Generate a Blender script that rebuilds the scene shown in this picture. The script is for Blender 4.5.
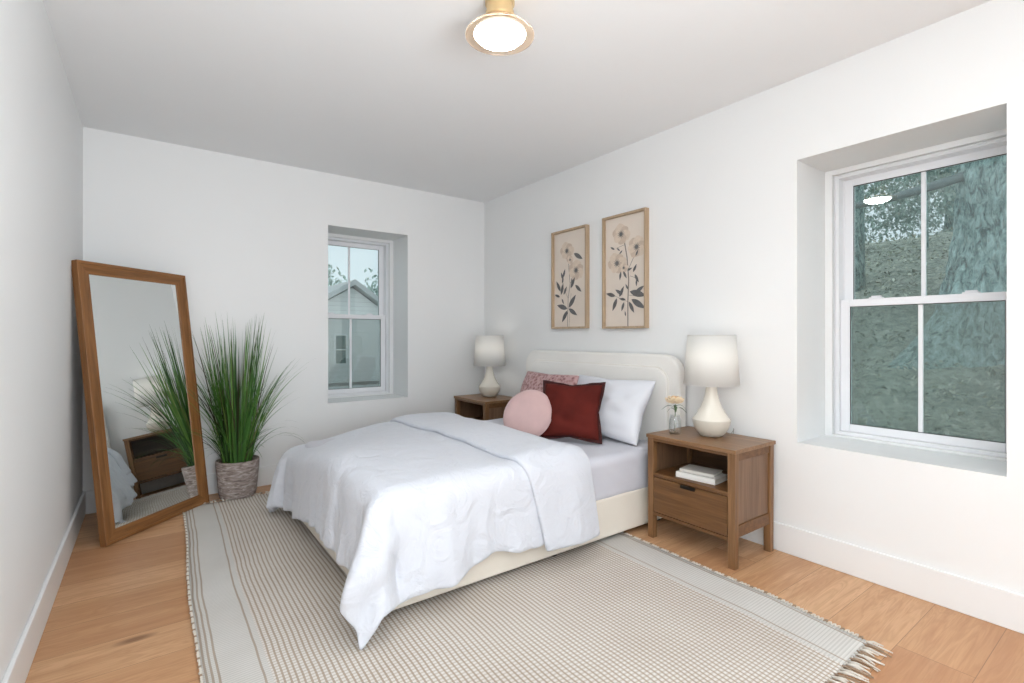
import bpy, bmesh, math, random
from mathutils import Vector, Matrix, noise
random.seed(7)
for o in list(bpy.data.objects): bpy.data.objects.remove(o)
sc = bpy.context.scene
COL = sc.collection
PI = math.pi

# ---------------------------------------------------------------- camera
XR, YB, XL, H = 2.766, 4.265, -0.351, 2.529
YN = -4.00                                   # wall behind the camera
cd = bpy.data.cameras.new('camera'); cam = bpy.data.objects.new('camera', cd); COL.objects.link(cam)
cam.location = (0, 0, 1.162); cam.rotation_euler = (PI/2, 0, -math.radians(36.159))
cd.sensor_width = 36; cd.lens = 36*496.1/1024; cd.shift_y = -5.2/1024
cd.clip_start = 0.02
sc.camera = cam

# ---------------------------------------------------------------- world, lights, exposure
w = bpy.data.worlds.new('overcast_sky'); sc.world = w; w.use_nodes = True
bg = w.node_tree.nodes['Background']; bg.inputs[0].default_value = (0.88, 0.92, 1.0, 1); bg.inputs[1].default_value = 1.0
def area(name, loc, rot, sx, sy, power, col=(1, 1, 1)):
    l = bpy.data.lights.new(name, 'AREA'); l.shape = 'RECTANGLE'; l.size = sx; l.size_y = sy; l.energy = power; l.color = col
    o = bpy.data.objects.new(name, l); COL.objects.link(o); o.location = loc; o.rotation_euler = rot; return o
area('rear_fill_light', (1.25, YN-0.12, 1.2), (PI/2, 0, 0), 2.5, 2.3, 14, (0.87, 0.95, 1.0))      # added fill light, unseen, shining in through the opening behind the camera
fl = area('photographer_flash', (-0.10, -0.25, 1.72), (math.radians(103), 0, -math.radians(36)), 0.14, 0.14, 4.5, (1, 1, 1))
area('bounce_fill', (0.75, -1.15, 1.1), Vector((-0.80, 0.36, 0.72)).to_track_quat('-Z', 'Y').to_euler(), 1.2, 1.2, 108, (0.87, 0.95, 1.0))                    # added fill, out of view, aimed up at the left wall and ceiling
def sky_portal(name, loc, rot, sx, sy, p): return area(name, loc, rot, sx, sy, p, (0.86, 0.95, 1.0))
sc.view_settings.view_transform = 'Standard'; sc.view_settings.look = 'None'
sc.view_settings.gamma = 1; sc.view_settings.use_curve_mapping = False
sc.view_settings.exposure = 0.08

# ---------------------------------------------------------------- helpers
def srgb(r, g, b):
    f = lambda c: (c/12.92 if c <= 0.04045 else ((c+0.055)/1.055)**2.4)
    return (f(r/255), f(g/255), f(b/255), 1)
class NT:
    def __init__(s, name):
        s.m = bpy.data.materials.new(name); s.m.use_nodes = True; s.t = s.m.node_tree
        s.b = s.t.nodes['Principled BSDF']; s.out = s.t.nodes['Material Output']
    def n(s, typ, **k):
        x = s.t.nodes.new(typ)
        for a, v in k.items():
            setattr(x, a, v)
        return x
    def set(s, node, key, v):
        if isinstance(v, bpy.types.NodeSocket): s.t.links.new(v, node.inputs[key])
        else: node.inputs[key].default_value = v
    def math(s, op, a, b=0.0, c=None):
        x = s.n('ShaderNodeMath', operation=op); s.set(x, 0, a); s.set(x, 1, b)
        if c is not None: s.set(x, 2, c)
        return x.outputs[0]
    def obj(s): return s.n('ShaderNodeTexCoord').outputs['Object']
    def sep(s, v):
        x = s.n('ShaderNodeSeparateXYZ'); s.set(x, 0, v); return x.outputs
    def comb(s, a, b, c):
        x = s.n('ShaderNodeCombineXYZ'); s.set(x, 0, a); s.set(x, 1, b); s.set(x, 2, c); return x.outputs[0]
    def noise(s, vec, scale=5, detail=3, rough=0.5, dist=0.0):
        x = s.n('ShaderNodeTexNoise'); s.set(x, 'Vector', vec); s.set(x, 'Scale', scale); s.set(x, 'Detail', detail); s.set(x, 'Roughness', rough); s.set(x, 'Distortion', dist); return x.outputs[0]
    def map(s, v, sc_=(1, 1, 1), loc=(0, 0, 0), rot=(0, 0, 0)):
        x = s.n('ShaderNodeMapping'); s.set(x, 0, v); x.inputs['Scale'].default_value = sc_; x.inputs['Location'].default_value = loc; x.inputs['Rotation'].default_value = rot; return x.outputs[0]
    def ramp(s, f, stops):
        x = s.n('ShaderNodeValToRGB'); s.set(x, 0, f); e = x.color_ramp.elements
        while len(e) < len(stops): e.new(0.5)
        for i, (p, c) in enumerate(stops): e[i].position = p; e[i].color = c
        return x.outputs[0]
    def mix(s, f, a, b, mode='MIX'):
        x = s.n('ShaderNodeMix', data_type='RGBA', blend_type=mode); s.set(x, 0, f); s.set(x, 6, a); s.set(x, 7, b); return x.outputs[2]
    def bump(s, h, strength=0.3, dist=0.01):
        x = s.n('ShaderNodeBump'); s.set(x, 'Height', h); s.set(x, 'Strength', strength); s.set(x, 'Distance', dist); s.t.links.new(x.outputs[0], s.b.inputs['Normal'])
    def base(s, c, rough=0.6, **k):
        s.set(s.b, 'Base Color', c); s.set(s.b, 'Roughness', rough)
        for a, v in k.items(): s.set(s.b, a.replace('_', ' '), v)
        return s.m

def m_plain(name, c, rough=0.6, var=0.04, scale=6, bump=0.0, bscale=200, **k):
    t = NT(name); o = t.obj(); f = t.noise(o, scale, 3)
    d = tuple(max(0, x*(1-var)) for x in c[:3])+(1,); l = tuple(min(1, x*(1+var)) for x in c[:3])+(1,)
    t.base(t.ramp(f, [(0.3, d), (0.7, l)]), rough, **k)
    if bump: t.bump(t.noise(o, bscale, 2), bump, 0.002)
    return t.m
def m_wood(name, c1, c2, axis=0, scale=1.0, rough=0.45):
    """grain runs along axis"""
    t = NT(name); o = t.obj(); s = [22, 22, 22]; s[axis] = 1.6
    v = t.map(o, tuple(x*scale for x in s)); f = t.noise(v, 1.5, 5, 0.6, 0.6)
    s2 = [90, 90, 90]; s2[axis] = 3
    g = t.noise(t.map(o, tuple(x*scale for x in s2)), 1.5, 2)
    f = t.math('ADD', t.math('MULTIPLY', f, 0.7), t.math('MULTIPLY', g, 0.3))
    t.base(t.ramp(f, [(0.32, c1), (0.66, c2)]), rough); t.bump(f, 0.12, 0.003); return t.m
def m_cloth(name, c, var=0.05, rough=0.9, weave=900, bump=0.25, sheen=0.2, big=4):
    t = NT(name); o = t.obj()
    a = t.noise(o, big, 3); d = tuple(x*(1-var) for x in c[:3])+(1,); l = tuple(min(1, x*(1+var)) for x in c[:3])+(1,)
    t.base(t.ramp(a, [(0.3, d), (0.7, l)]), rough, Sheen_Weight=sheen)
    x = t.n('ShaderNodeTexVoronoi'); t.set(x, 'Vector', o); t.set(x, 'Scale', weave)
    t.bump(x.outputs[0], bump, 0.001); return t.m

M = {}
M['wall'] = m_plain('wall_paint', (0.865, 0.865, 0.86, 1), 0.55, 0.006, 2, 0.05, 260)
M['ceiling'] = m_plain('ceiling_paint', (0.90, 0.905, 0.91, 1), 0.85, 0.006, 2, 0.05, 260)
M['trim'] = m_plain('trim_gloss_white', (0.86, 0.86, 0.855, 1), 0.35, 0.005, 2)
M['vinyl'] = m_plain('window_vinyl', (0.86, 0.86, 0.88, 1), 0.3, 0.005, 3)
M['linen'] = m_cloth('cream_linen', srgb(238, 230, 217), 0.03, 0.9, 700, 0.35)
M['boucle'] = m_cloth('cream_headboard_cloth', srgb(243, 240, 235), 0.02, 0.95, 500, 0.4)
M['piping'] = m_cloth('piping_cloth', srgb(240, 236, 229), 0.02, 0.95, 500, 0.3)
def m_duvet():
    t = NT('white_cotton'); o = t.obj(); n = t.noise(o, 7, 4, 0.55, 1.2); f = t.noise(o, 900, 2)
    t.base((0.70, 0.72, 0.78, 1), 0.85, Sheen_Weight=0.2); t.bump(t.math('ADD', n, t.math('MULTIPLY', f, 0.01)), 0.6, 0.035); return t.m
M['duvet'] = m_duvet()
M['sheet'] = m_cloth('white_sheet', (0.66, 0.66, 0.72, 1), 0.01, 0.8, 1400, 0.1, 0.1)
M['pillowcase'] = m_cloth('white_pillowcase', (0.76, 0.77, 0.82, 1), 0.01, 0.8, 1400, 0.1, 0.1)
M['velvet'] = m_cloth('rust_velvet', srgb(90, 32, 26), 0.22, 0.85, 1200, 0.2, 0.0, 7)
M['velvet'].node_tree.nodes['Principled BSDF'].inputs['Specular IOR Level'].default_value = 0.15
M['velvet_edge'] = m_cloth('rust_velvet_flange', srgb(56, 10, 10), 0.1, 0.8, 1200, 0.2, 0.05)
M['pink'] = m_cloth('dusty_pink_velvet', srgb(204, 172, 170), 0.05, 0.85, 1200, 0.2, 0.3, 9)
M['brass'] = m_plain('satin_brass', srgb(222, 196, 150), 0.4, 0.03, 5, Metallic=0.7)
M['dark_metal'] = m_plain('dark_metal', srgb(45, 38, 32), 0.4, 0.05, 5, Metallic=0.6)
M['ceramic'] = m_plain('cream_ceramic', srgb(232, 226, 214), 0.18, 0.02, 5)
M['ceramic_low'] = m_plain('bisque_ceramic', srgb(214, 207, 194), 0.45, 0.03, 14)
M['mirror_wood'] = m_wood('mirror_frame_oak', srgb(108, 68, 32), srgb(154, 106, 60), 2)
M['mirror_wood_x'] = m_wood('mirror_frame_oak_across', srgb(108, 68, 32), srgb(154, 106, 60), 0)
M['ns_wood_x'] = m_wood('nightstand_walnut_long', srgb(84, 54, 26), srgb(124, 85, 48), 1)
M['ns_wood_z'] = m_wood('nightstand_walnut_up', srgb(98, 66, 38), srgb(144, 106, 70), 2)
M['ns_top_sheen'] = m_wood('nightstand_walnut_top_sheen', srgb(112, 78, 48), srgb(156, 118, 82), 1, 1.0, 0.35)  # same walnut, lightened: the gloss on the top is put into the colour
M['ns_side'] = m_wood('nightstand_walnut_side', srgb(104, 76, 54), srgb(134, 104, 80), 2)
M['ns_dark'] = m_wood('nightstand_back', srgb(70, 48, 30), srgb(96, 68, 44), 1)
M['frame_wood'] = m_wood('picture_frame_oak', srgb(166, 142, 114), srgb(194, 170, 142), 2, 1.0, 0.6)
M['paper'] = m_plain('aged_paper', srgb(226, 213, 200), 0.8, 0.04, 5)
M['ink'] = m_plain('grey_ink', srgb(104, 102, 102), 0.8, 0.15, 40)
M['stem_ink'] = m_plain('stem_ink', srgb(140, 130, 122), 0.8, 0.1, 40)
M['petal_ink'] = m_plain('petal_ink', srgb(220, 202, 184), 0.8, 0.06, 40)
M['petal_dark'] = m_plain('petal_ink_dark', srgb(206, 186, 168), 0.8, 0.06, 40)
M['bookcover'] = m_plain('book_cover_white', srgb(232, 230, 226), 0.5, 0.02, 8)
M['bookcover2'] = m_plain('book_cover_grey', srgb(206, 202, 194), 0.5, 0.05, 30)
M['pages'] = m_plain('book_pages', srgb(226, 220, 208), 0.8, 0.06, 60)
M['flower'] = m_plain('cream_petals', srgb(246, 226, 196), 0.6, 0.05, 20)
M['flower_core'] = m_plain('peach_petals', srgb(236, 196, 150), 0.6, 0.05, 20)
M['leaf'] = m_plain('rose_leaf', srgb(74, 98, 62), 0.5, 0.1, 20)
M['cable'] = m_plain('clear_lamp_cord', srgb(170, 165, 158), 0.4, 0.02, 5)

# floor boards run along X
def m_floor():
    t = NT('oak_boards'); o = t.obj(); s = t.sep(o); Wd = 0.222; L = 1.9
    ry = t.math('DIVIDE', t.math('ADD', s[1], 10.002), Wd); row = t.math('FLOOR', ry); fy = t.math('FRACT', ry)
    wn = t.n('ShaderNodeTexWhiteNoise', noise_dimensions='1D'); t.set(wn, 'W', row); off = wn.outputs[0]
    rx = t.math('ADD', t.math('DIVIDE', t.math('ADD', s[0], 10.0), L), t.math('MULTIPLY', off, 7.3)); colm = t.math('FLOOR', rx); fx = t.math('FRACT', rx)
    w2 = t.n('ShaderNodeTexWhiteNoise', noise_dimensions='2D'); t.set(w2, 'Vector', t.comb(row, colm, 0.0)); pid = w2.outputs[0]
    v = t.comb(t.math('MULTIPLY', s[0], 1.0), t.math('ADD', t.math('MULTIPLY', s[1], 9.0), 0.0), t.math('MULTIPLY', pid, 40))
    n1 = t.noise(v, 1.7, 3, 0.5, 1.2)
    rings = t.math('FRACT', t.math('MULTIPLY', n1, 9.0))
    rings = t.math('ABSOLUTE', t.math('SUBTRACT', rings, 0.5))
    v2 = t.comb(t.math('MULTIPLY', s[0], 5.0), t.math('MULTIPLY', s[1], 160.0), t.math('MULTIPLY', pid, 30))
    n2 = t.noise(v2, 1.0, 3)
    tone = t.ramp(pid, [(0.0, srgb(196, 146, 106)), (0.2, srgb(206, 158, 116)), (0.5, srgb(214, 168, 126)), (0.85, srgb(222, 178, 136)), (1.0, srgb(214, 162, 122))])
    c = t.mix(t.math('MULTIPLY', t.ramp(rings, [(0.0, (1, 1, 1, 1)), (0.35, (0, 0, 0, 1))]), 0.30), tone, srgb(170, 118, 76))
    c = t.mix(t.math('MULTIPLY', t.ramp(n2, [(0.35, (1, 1, 1, 1)), (0.65, (0, 0, 0, 1))]), 0.22), c, srgb(176, 128, 88))
    v3 = t.comb(t.math('MULTIPLY', s[0], 1.3), t.math('MULTIPLY', s[1], 17.0), t.math('MULTIPLY', pid, 12)); n3 = t.noise(v3, 1.0, 4, 0.6, 0.4)
    c = t.mix(t.math('MULTIPLY', t.ramp(n3, [(0.36, (1, 1, 1, 1)), (0.56, (0, 0, 0, 1))]), 0.5), c, srgb(176, 122, 82))
    vk = t.comb(t.math('MULTIPLY', s[0], 1.6), t.math('MULTIPLY', s[1], 5.0), 3.3)
    vo = t.n('ShaderNodeTexVoronoi'); t.set(vo, 'Vector', vk); t.set(vo, 'Scale', 1.0)
    c = t.mix(t.math('MULTIPLY', t.ramp(vo.outputs[0], [(0.05, (1, 1, 1, 1)), (0.13, (0, 0, 0, 1))]), 0.75), c, srgb(112, 72, 44))
    gy = t.math('LESS_THAN', t.math('ABSOLUTE', t.math('SUBTRACT', t.math('ABSOLUTE', t.math('SUBTRACT', fy, 0.5)), 0.5)), 0.0045)
    gx = t.math('LESS_THAN', t.math('ABSOLUTE', t.math('SUBTRACT', t.math('ABSOLUTE', t.math('SUBTRACT', fx, 0.5)), 0.5)), 0.0006)
    g = t.math('MAXIMUM', gy, gx)
    c = t.mix(t.math('MULTIPLY', g, 0.7), c, srgb(120, 80, 50))
    t.base(c, 0.42); t.bump(t.math('SUBTRACT', n2, t.math('MULTIPLY', g, 3)), 0.08, 0.003); return t.m
M['floor'] = m_floor()

def m_rug():
    """UV in metres: u across the rug, v along it"""
    t = NT('woven_rug'); uv = t.n('ShaderNodeTexCoord').outputs['UV']; s = t.sep(uv)
    wob = t.math('MULTIPLY', t.math('SUBTRACT', t.noise(t.comb(t.math('MULTIPLY', s[0], 2.0), t.math('MULTIPLY', s[1], 3.0), 0), 1.0, 2), 0.5), 0.016)
    u = t.math('ADD', s[0], wob); W2 = 2.125
    p = 0.0196
    fr = t.math('FRACT', t.math('DIVIDE', t.math('SUBTRACT', u, 0.211-p/2), p))
    inside = t.math('MULTIPLY', t.math('GREATER_THAN', u, 0.20), t.math('LESS_THAN', u, W2-0.235))
    line = t.math('MULTIPLY', t.math('LESS_THAN', t.math('ABSOLUTE', t.math('SUBTRACT', fr, 0.5)), 0.185), inside)
    for pos in (0.013, 0.030, 0.049, 0.177, W2-0.205, W2-0.03):
        line = t.math('MAXIMUM', line, t.math('LESS_THAN', t.math('ABSOLUTE', t.math('SUBTRACT', u, pos)), 0.0038))
    # rows of knots along the length, each stripe shifted a little
    q = 0.0165
    row = t.math('FRACT', t.math('DIVIDE', s[1], q))
    rowgap = t.math('LESS_THAN', t.math('ABSOLUTE', t.math('SUBTRACT', row, 0.5)), 0.20)
    knot = t.math('MULTIPLY', rowgap, inside)
    fine = t.math('LESS_THAN', t.math('FRACT', t.math('DIVIDE', s[1], 0.006)), 0.35)
    big = t.noise(t.comb(s[0], s[1], 0), 3.0, 3)
    cream = t.ramp(big, [(0.3, srgb(224, 217, 211)), (0.7, srgb(234, 230, 225))])
    band = t.ramp(big, [(0.3, srgb(214, 210, 204)), (0.7, srgb(224, 221, 216))])
    c = t.mix(inside, band, cream)
    c = t.mix(t.math('MULTIPLY', knot, 0.62), c, srgb(186, 170, 152))
    c = t.mix(t.math('MULTIPLY', line, 0.80), c, t.ramp(big, [(0.3, srgb(158, 138, 116)), (0.7, srgb(176, 156, 134))]))
    c = t.mix(t.math('MULTIPLY', fine, 0.10), c, srgb(120, 110, 100))
    rib = t.math('MULTIPLY', t.math('LESS_THAN', t.math('FRACT', t.math('DIVIDE', s[1], 0.0125)), 0.4), t.math('SUBTRACT', 1.0, inside))
    c = t.mix(t.math('MULTIPLY', rib, 0.28), c, srgb(150, 146, 140))
    n = t.noise(uv, 350, 2)
    c = t.mix(t.math('MULTIPLY', n, 0.12), c, srgb(150, 140, 128))
    t.base(c, 0.95); h = t.math('SUBTRACT', t.math('SUBTRACT', 1.0, t.math('MULTIPLY', line, 0.7)), t.math('MULTIPLY', knot, 0.4))
    t.bump(t.math('ADD', h, t.math('MULTIPLY', n, 0.4)), 0.5, 0.003); return t.m
M['rug'] = m_rug()
M['tassel'] = m_cloth('rug_yarn_cream', srgb(222, 214, 202), 0.06, 0.95, 900, 0.3)
M['tassel_brown'] = m_cloth('rug_yarn_brown', srgb(160, 136, 112), 0.06, 0.95, 900, 0.3)

def m_pot():
    t = NT('woven_grey_basket'); o = t.obj(); s = t.sep(o)
    ang = t.math('ARCTAN2', s[1], s[0])
    v = t.comb(t.math('MULTIPLY', ang, 2.0), t.math('MULTIPLY', s[2], 60.0), 0.0)
    n = t.noise(v, 1.1, 4, 0.6, 1.0)
    t.base(t.ramp(n, [(0.32, srgb(112, 98, 92)), (0.5, srgb(156, 142, 136)), (0.68, srgb(200, 190, 184))]), 0.9); t.bump(n, 0.7, 0.006); return t.m
M['pot'] = m_pot()
def m_blades():
    t = NT('grass_blades'); uv = t.n('ShaderNodeTexCoord').outputs['UV']; s = t.sep(uv)
    c = t.ramp(s[0], [(0.0, srgb(36, 70, 26)), (0.35, srgb(58, 104, 38)), (0.7, srgb(92, 138, 58)), (0.93, srgb(140, 160, 84)), (1.0, srgb(70, 60, 44))])
    t.base(c, 0.5); return t.m
M['blades'] = m_blades()
def m_mauve():
    t = NT('patterned_mauve_cloth'); o = t.obj()
    x = t.n('ShaderNodeTexVoronoi'); t.set(x, 'Vector', o); t.set(x, 'Scale', 42)
    n = t.noise(o, 60, 3)
    f = t.math('ADD', t.math('MULTIPLY', x.outputs[0], 0.8), t.math('MULTIPLY', n, 0.5))
    t.base(t.ramp(f, [(0.35, srgb(128, 88, 90)), (0.6, srgb(170, 130, 130)), (0.8, srgb(190, 156, 154))]), 0.9, Sheen_Weight=0.2); t.bump(f, 0.4, 0.003); return t.m
M['mauve'] = m_mauve()
def m_glass(name, tint, refl=0.05):
    t = NT(name); t.t.nodes.remove(t.b)
    tr = t.n('ShaderNodeBsdfTransparent'); tr.inputs[0].default_value = tint
    gl = t.n('ShaderNodeBsdfGlossy'); gl.inputs['Roughness'].default_value = 0.0; gl.inputs[0].default_value = (1, 1, 1, 1)
    lw = t.n('ShaderNodeLayerWeight'); lw.inputs[0].default_value = 0.5; fr = t.math('ADD', t.math('MULTIPLY', t.math('POWER', lw.outputs['Facing'], 4.0), 0.6), refl)
    mx = t.n('ShaderNodeMixShader'); t.t.links.new(fr, mx.inputs[0]); t.t.links.new(tr.outputs[0], mx.inputs[1]); t.t.links.new(gl.outputs[0], mx.inputs[2])
    t.t.links.new(mx.outputs[0], t.out.inputs[0]); return t.m
M['glass'] = m_glass('window_glass', (0.85, 0.925, 0.915, 1))
M['vase_glass'] = m_glass('clear_vase_glass', (0.86, 0.88, 0.88, 1), 0.12)
def m_screen():
    t = NT('insect_screen'); t.t.nodes.remove(t.b)
    tr = t.n('ShaderNodeBsdfTransparent'); df = t.n('ShaderNodeBsdfDiffuse'); df.inputs[0].default_value = (0.30, 0.33, 0.31, 1)
    mx = t.n('ShaderNodeMixShader'); mx.inputs[0].default_value = 0.26
    t.t.links.new(tr.outputs[0], mx.inputs[1]); t.t.links.new(df.outputs[0], mx.inputs[2]); t.t.links.new(mx.outputs[0], t.out.inputs[0]); return t.m
M['screen'] = m_screen()
def m_mirror():
    t = NT('mirror_silver'); t.base((0.95, 0.98, 0.97, 1), 0.0, Metallic=1.0); return t.m
M['mirror'] = m_mirror()
def m_emit(name, c, strength):
    t = NT(name); t.base((0.9, 0.9, 0.9, 1), 0.4); t.b.inputs['Emission Color'].default_value = c; t.b.inputs['Emission Strength'].default_value = strength; return t.m
M['globe'] = m_emit('lit_opal_glass', (0.99, 0.99, 0.98, 1), 34.0)
def m_shade():
    t = NT('white_lampshade'); t.t.nodes.remove(t.b)
    d = t.n('ShaderNodeBsdfDiffuse'); d.inputs[0].default_value = (0.9, 0.9, 0.89, 1)
    tl = t.n('ShaderNodeBsdfTranslucent'); tl.inputs[0].default_value = (0.9, 0.88, 0.84, 1)
    mx = t.n('ShaderNodeMixShader'); mx.inputs[0].default_value = 0.48
    t.t.links.new(d.outputs[0], mx.inputs[1]); t.t.links.new(tl.outputs[0], mx.inputs[2]); t.t.links.new(mx.outputs[0], t.out.inputs[0]); return t.m
M['shade'] = m_shade()
def m_amber():
    t = NT('amber_glass'); t.t.nodes.remove(t.b)
    tr = t.n('ShaderNodeBsdfTransparent'); tr.inputs[0].default_value = (1.0, 0.94, 0.87, 1)
    d = t.n('ShaderNodeBsdfTranslucent'); d.inputs[0].default_value = (0.90, 0.76, 0.62, 1)
    d2 = t.n('ShaderNodeBsdfGlossy'); d2.inputs[0].default_value = (1, .95, .9, 1); d2.inputs['Roughness'].default_value = 0.1
    mx = t.n('ShaderNodeMixShader'); mx.inputs[0].default_value = 0.40; m2 = t.n('ShaderNodeMixShader'); m2.inputs[0].default_value = 0.08
    t.t.links.new(tr.outputs[0], mx.inputs[1]); t.t.links.new(d.outputs[0], mx.inputs[2])
    t.t.links.new(mx.outputs[0], m2.inputs[1]); t.t.links.new(d2.outputs[0], m2.inputs[2]); t.t.links.new(m2.outputs[0], t.out.inputs[0]); return t.m
M['amber'] = m_amber()
def m_bark():
    t = NT('tree_bark'); o = t.obj(); v = t.map(o, (9, 9, 3.6)); n = t.noise(v, 2.2, 5, 0.65, 0.8)
    t.base(t.ramp(n, [(0.36, srgb(92, 118, 116)), (0.5, srgb(166, 196, 192)), (0.64, srgb(214, 240, 236))]), 0.95); t.bump(n, 1.0, 0.08); return t.m
M['bark'] = m_bark()
def m_leafground():
    t = NT('leaf_litter'); o = t.obj(); n = t.noise(o, 9, 6, 0.7, 1.0); b = t.noise(t.map(o, (1, 0.35, 1)), 2.2, 4)
    f = t.math('ADD', t.math('MULTIPLY', n, 0.7), t.math('MULTIPLY', b, 0.3))
    t.base(t.ramp(f, [(0.36, srgb(106, 116, 104)), (0.5, srgb(170, 180, 166)), (0.64, srgb(214, 220, 204))]), 0.95); t.bump(n, 1.0, 0.08); return t.m
M['litter'] = m_leafground()
M['litter_leaf'] = m_plain('fallen_leaf', srgb(186, 190, 172), 0.9, 0.3, 3)
M['grass_lawn'] = m_plain('lawn', srgb(106, 116, 96), 0.95, 0.2, 2)
M['twig'] = m_plain('twig_bark', srgb(122, 136, 136), 0.9, 0.15, 12)
M['far_leaf'] = m_plain('far_foliage', srgb(176, 196, 188), 0.9, 0.25, 2)
def m_siding():
    t = NT('clapboard'); o = t.obj(); s = t.sep(o); f = t.math('FRACT', t.math('DIVIDE', s[2], 0.115))
    t.base(t.ramp(f, [(0.0, srgb(180, 180, 180)), (0.10, srgb(228, 228, 226)), (1.0, srgb(234, 233, 231))]), 0.7); t.bump(f, 0.4, 0.01); return t.m
M['siding'] = m_siding()
M['roof'] = m_plain('grey_shingle', srgb(190, 192, 192), 0.9, 0.06, 30)
M['housewin'] = m_plain('house_window_glass', srgb(84, 104, 100), 0.2, 0.1, 6)
M['deckrail'] = m_plain('weathered_rail', srgb(120, 112, 108), 0.8, 0.1, 12)

def link(name, bm, mats, parent=None, smooth=False, loc=None, rot=None):
    me = bpy.data.meshes.new(name)
    bmesh.ops.recalc_face_normals(bm, faces=bm.faces) if not getattr(bm, 'keep', False) and False else None
    bm.to_mesh(me); bm.free()
    for m in (mats if isinstance(mats, (list, tuple)) else [mats]): me.materials.append(m)
    if smooth:
        for p in me.polygons: p.use_smooth = True
    o = bpy.data.objects.new(name, me); COL.objects.link(o)
    if parent: o.parent = parent
    if loc: o.location = loc
    if rot: o.rotation_euler = rot
    return o
def B(): return bmesh.new()
def box(bm, x0, x1, y0, y1, z0, z1, mi=0, mat=None):
    vs = [bm.verts.new((x, y, z)) for x in (x0, x1) for y in (y0, y1) for z in (z0, z1)]
    if mat is not None:
        for v in vs: v.co = mat @ v.co
    for f in ((0, 1, 3, 2), (4, 6, 7, 5), (0, 4, 5, 1), (2, 3, 7, 6), (0, 2, 6, 4), (1, 5, 7, 3)):
        fc = bm.faces.new([vs[i] for i in f]); fc.material_index = mi
    return vs
def bev(o, wd=0.003, seg=2):
    m = o.modifiers.new('bevel', 'BEVEL'); m.width = wd; m.segments = seg; m.limit_method = 'ANGLE'; m.angle_limit = 0.6; return o
def lathe(bm, prof, seg=40, cx=0, cy=0, cz=0, mi=0, cap=True):
    rings = []
    for r, z in prof:
        rings.append([bm.verts.new((cx+max(r, 1e-4)*math.cos(2*PI*i/seg), cy+max(r, 1e-4)*math.sin(2*PI*i/seg), cz+z)) for i in range(seg)])
    for a, b in zip(rings, rings[1:]):
        for i in range(seg):
            f = bm.faces.new((a[i], a[(i+1) % seg], b[(i+1) % seg], b[i])); f.material_index = mi
    if cap:
        f = bm.faces.new(rings[0][::-1]); f.material_index = mi; f = bm.faces.new(rings[-1]); f.material_index = mi
    return rings
def tube(bm, pts, r, seg=8, mi=0):
    pts = [Vector(p) for p in pts]; n = len(pts); rr = r if isinstance(r, (list, tuple)) else [r]*n
    rings = []; prev = None
    for i, p in enumerate(pts):
        d = (pts[min(i+1, n-1)]-pts[max(i-1, 0)]).normalized()
        if prev is None: a = d.orthogonal().normalized()
        else: a = (prev-d*prev.dot(d)).normalized()
        prev = a; b = d.cross(a)
        rings.append([bm.verts.new(p+rr[i]*(a*math.cos(2*PI*k/seg)+b*math.sin(2*PI*k/seg))) for k in range(seg)])
    for u, v in zip(rings, rings[1:]):
        for k in range(seg):
            f = bm.faces.new((u[k], u[(k+1) % seg], v[(k+1) % seg], v[k])); f.material_index = mi; f.smooth = True
    for q, rev in ((rings[0], True), (rings[-1], False)):
        f = bm.faces.new(q[::-1] if rev else q); f.material_index = mi
def empty(name, loc, rz=0, label=None, cat=None, group=None, kind=None):
    o = bpy.data.objects.new(name, None); COL.objects.link(o); o.location = loc; o.rotation_euler = (0, 0, rz); o.empty_display_size = 0.1
    tag(o, label, cat, group, kind); return o
def tag(o, label=None, cat=None, group=None, kind=None):
    if label: o['label'] = label
    if cat: o['category'] = cat
    if group: o['group'] = group
    if kind: o['kind'] = kind
    return o
def struct(name, bm, m, label, cat, **k):
    o = link(name, bm, m, **k); return tag(o, label, cat, None, 'structure')
def subs(o, n=1):
    m = o.modifiers.new('subdivision', 'SUBSURF'); m.levels = n; m.render_levels = n; return o
def solid(o, t, off=-1):
    m = o.modifiers.new('solidify', 'SOLIDIFY'); m.thickness = t; m.offset = off; return o

# ---------------------------------------------------------------- room shell
D = 0.335; T2 = 0.17                                                   # plaster reveal, outer wall layer
WZ0, WZ1 = 0.600, 2.095
WR = (0.434, 1.229); WB = (1.209, 1.925); WBu = (1.135, 1.925); WRu = (0.394, 1.229)
struct('floor', (lambda b: (box(b, XL, XR, YN, YB, -0.06, 0), b)[1])(B()), M['floor'], 'light oak plank floor under the rug and bed', 'floor')
struct('ceiling', (lambda b: (box(b, XL, XR, YN, YB, H, H+0.08), b)[1])(B()), M['ceiling'], 'plain white painted ceiling above the bed', 'ceiling')
b = B(); box(b, XL-0.15, XL, YN-0.1, YB+D, 0, H)
struct('wall_left', b, M['wall'], 'white wall beside the leaning mirror', 'wall')
b = B()
def holed_x(b, x0, x1, ya, yb, z0, z1, h0, h1, v0, v1):               # slab normal to X with a hole
    box(b, x0, x1, ya, h0, z0, z1); box(b, x0, x1, h1, yb, z0, z1); box(b, x0, x1, h0, h1, z0, v0); box(b, x0, x1, h0, h1, v1, z1)
def holed_y(b, y0, y1, xa, xb, z0, z1, h0, h1, v0, v1):
    box(b, xa, h0, y0, y1, z0, z1); box(b, h1, xb, y0, y1, z0, z1); box(b, h0, h1, y0, y1, z0, v0); box(b, h0, h1, y0, y1, v1, z1)
holed_x(b, XR, XR+D, YN-0.1, YB+D, 0, H, WR[0], WR[1], WZ0, WZ1)
holed_x(b, XR+D, XR+D+T2, YN-0.1, YB+D, 0, H, WRu[0], WRu[1], WZ0, WZ1)
struct('wall_right', b, M['wall'], 'white wall behind the headboard with the deep window recess', 'wall')
b = B()
holed_y(b, YB, YB+D, XL, XR, 0, H, WB[0], WB[1], WZ0, WZ1)
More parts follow.
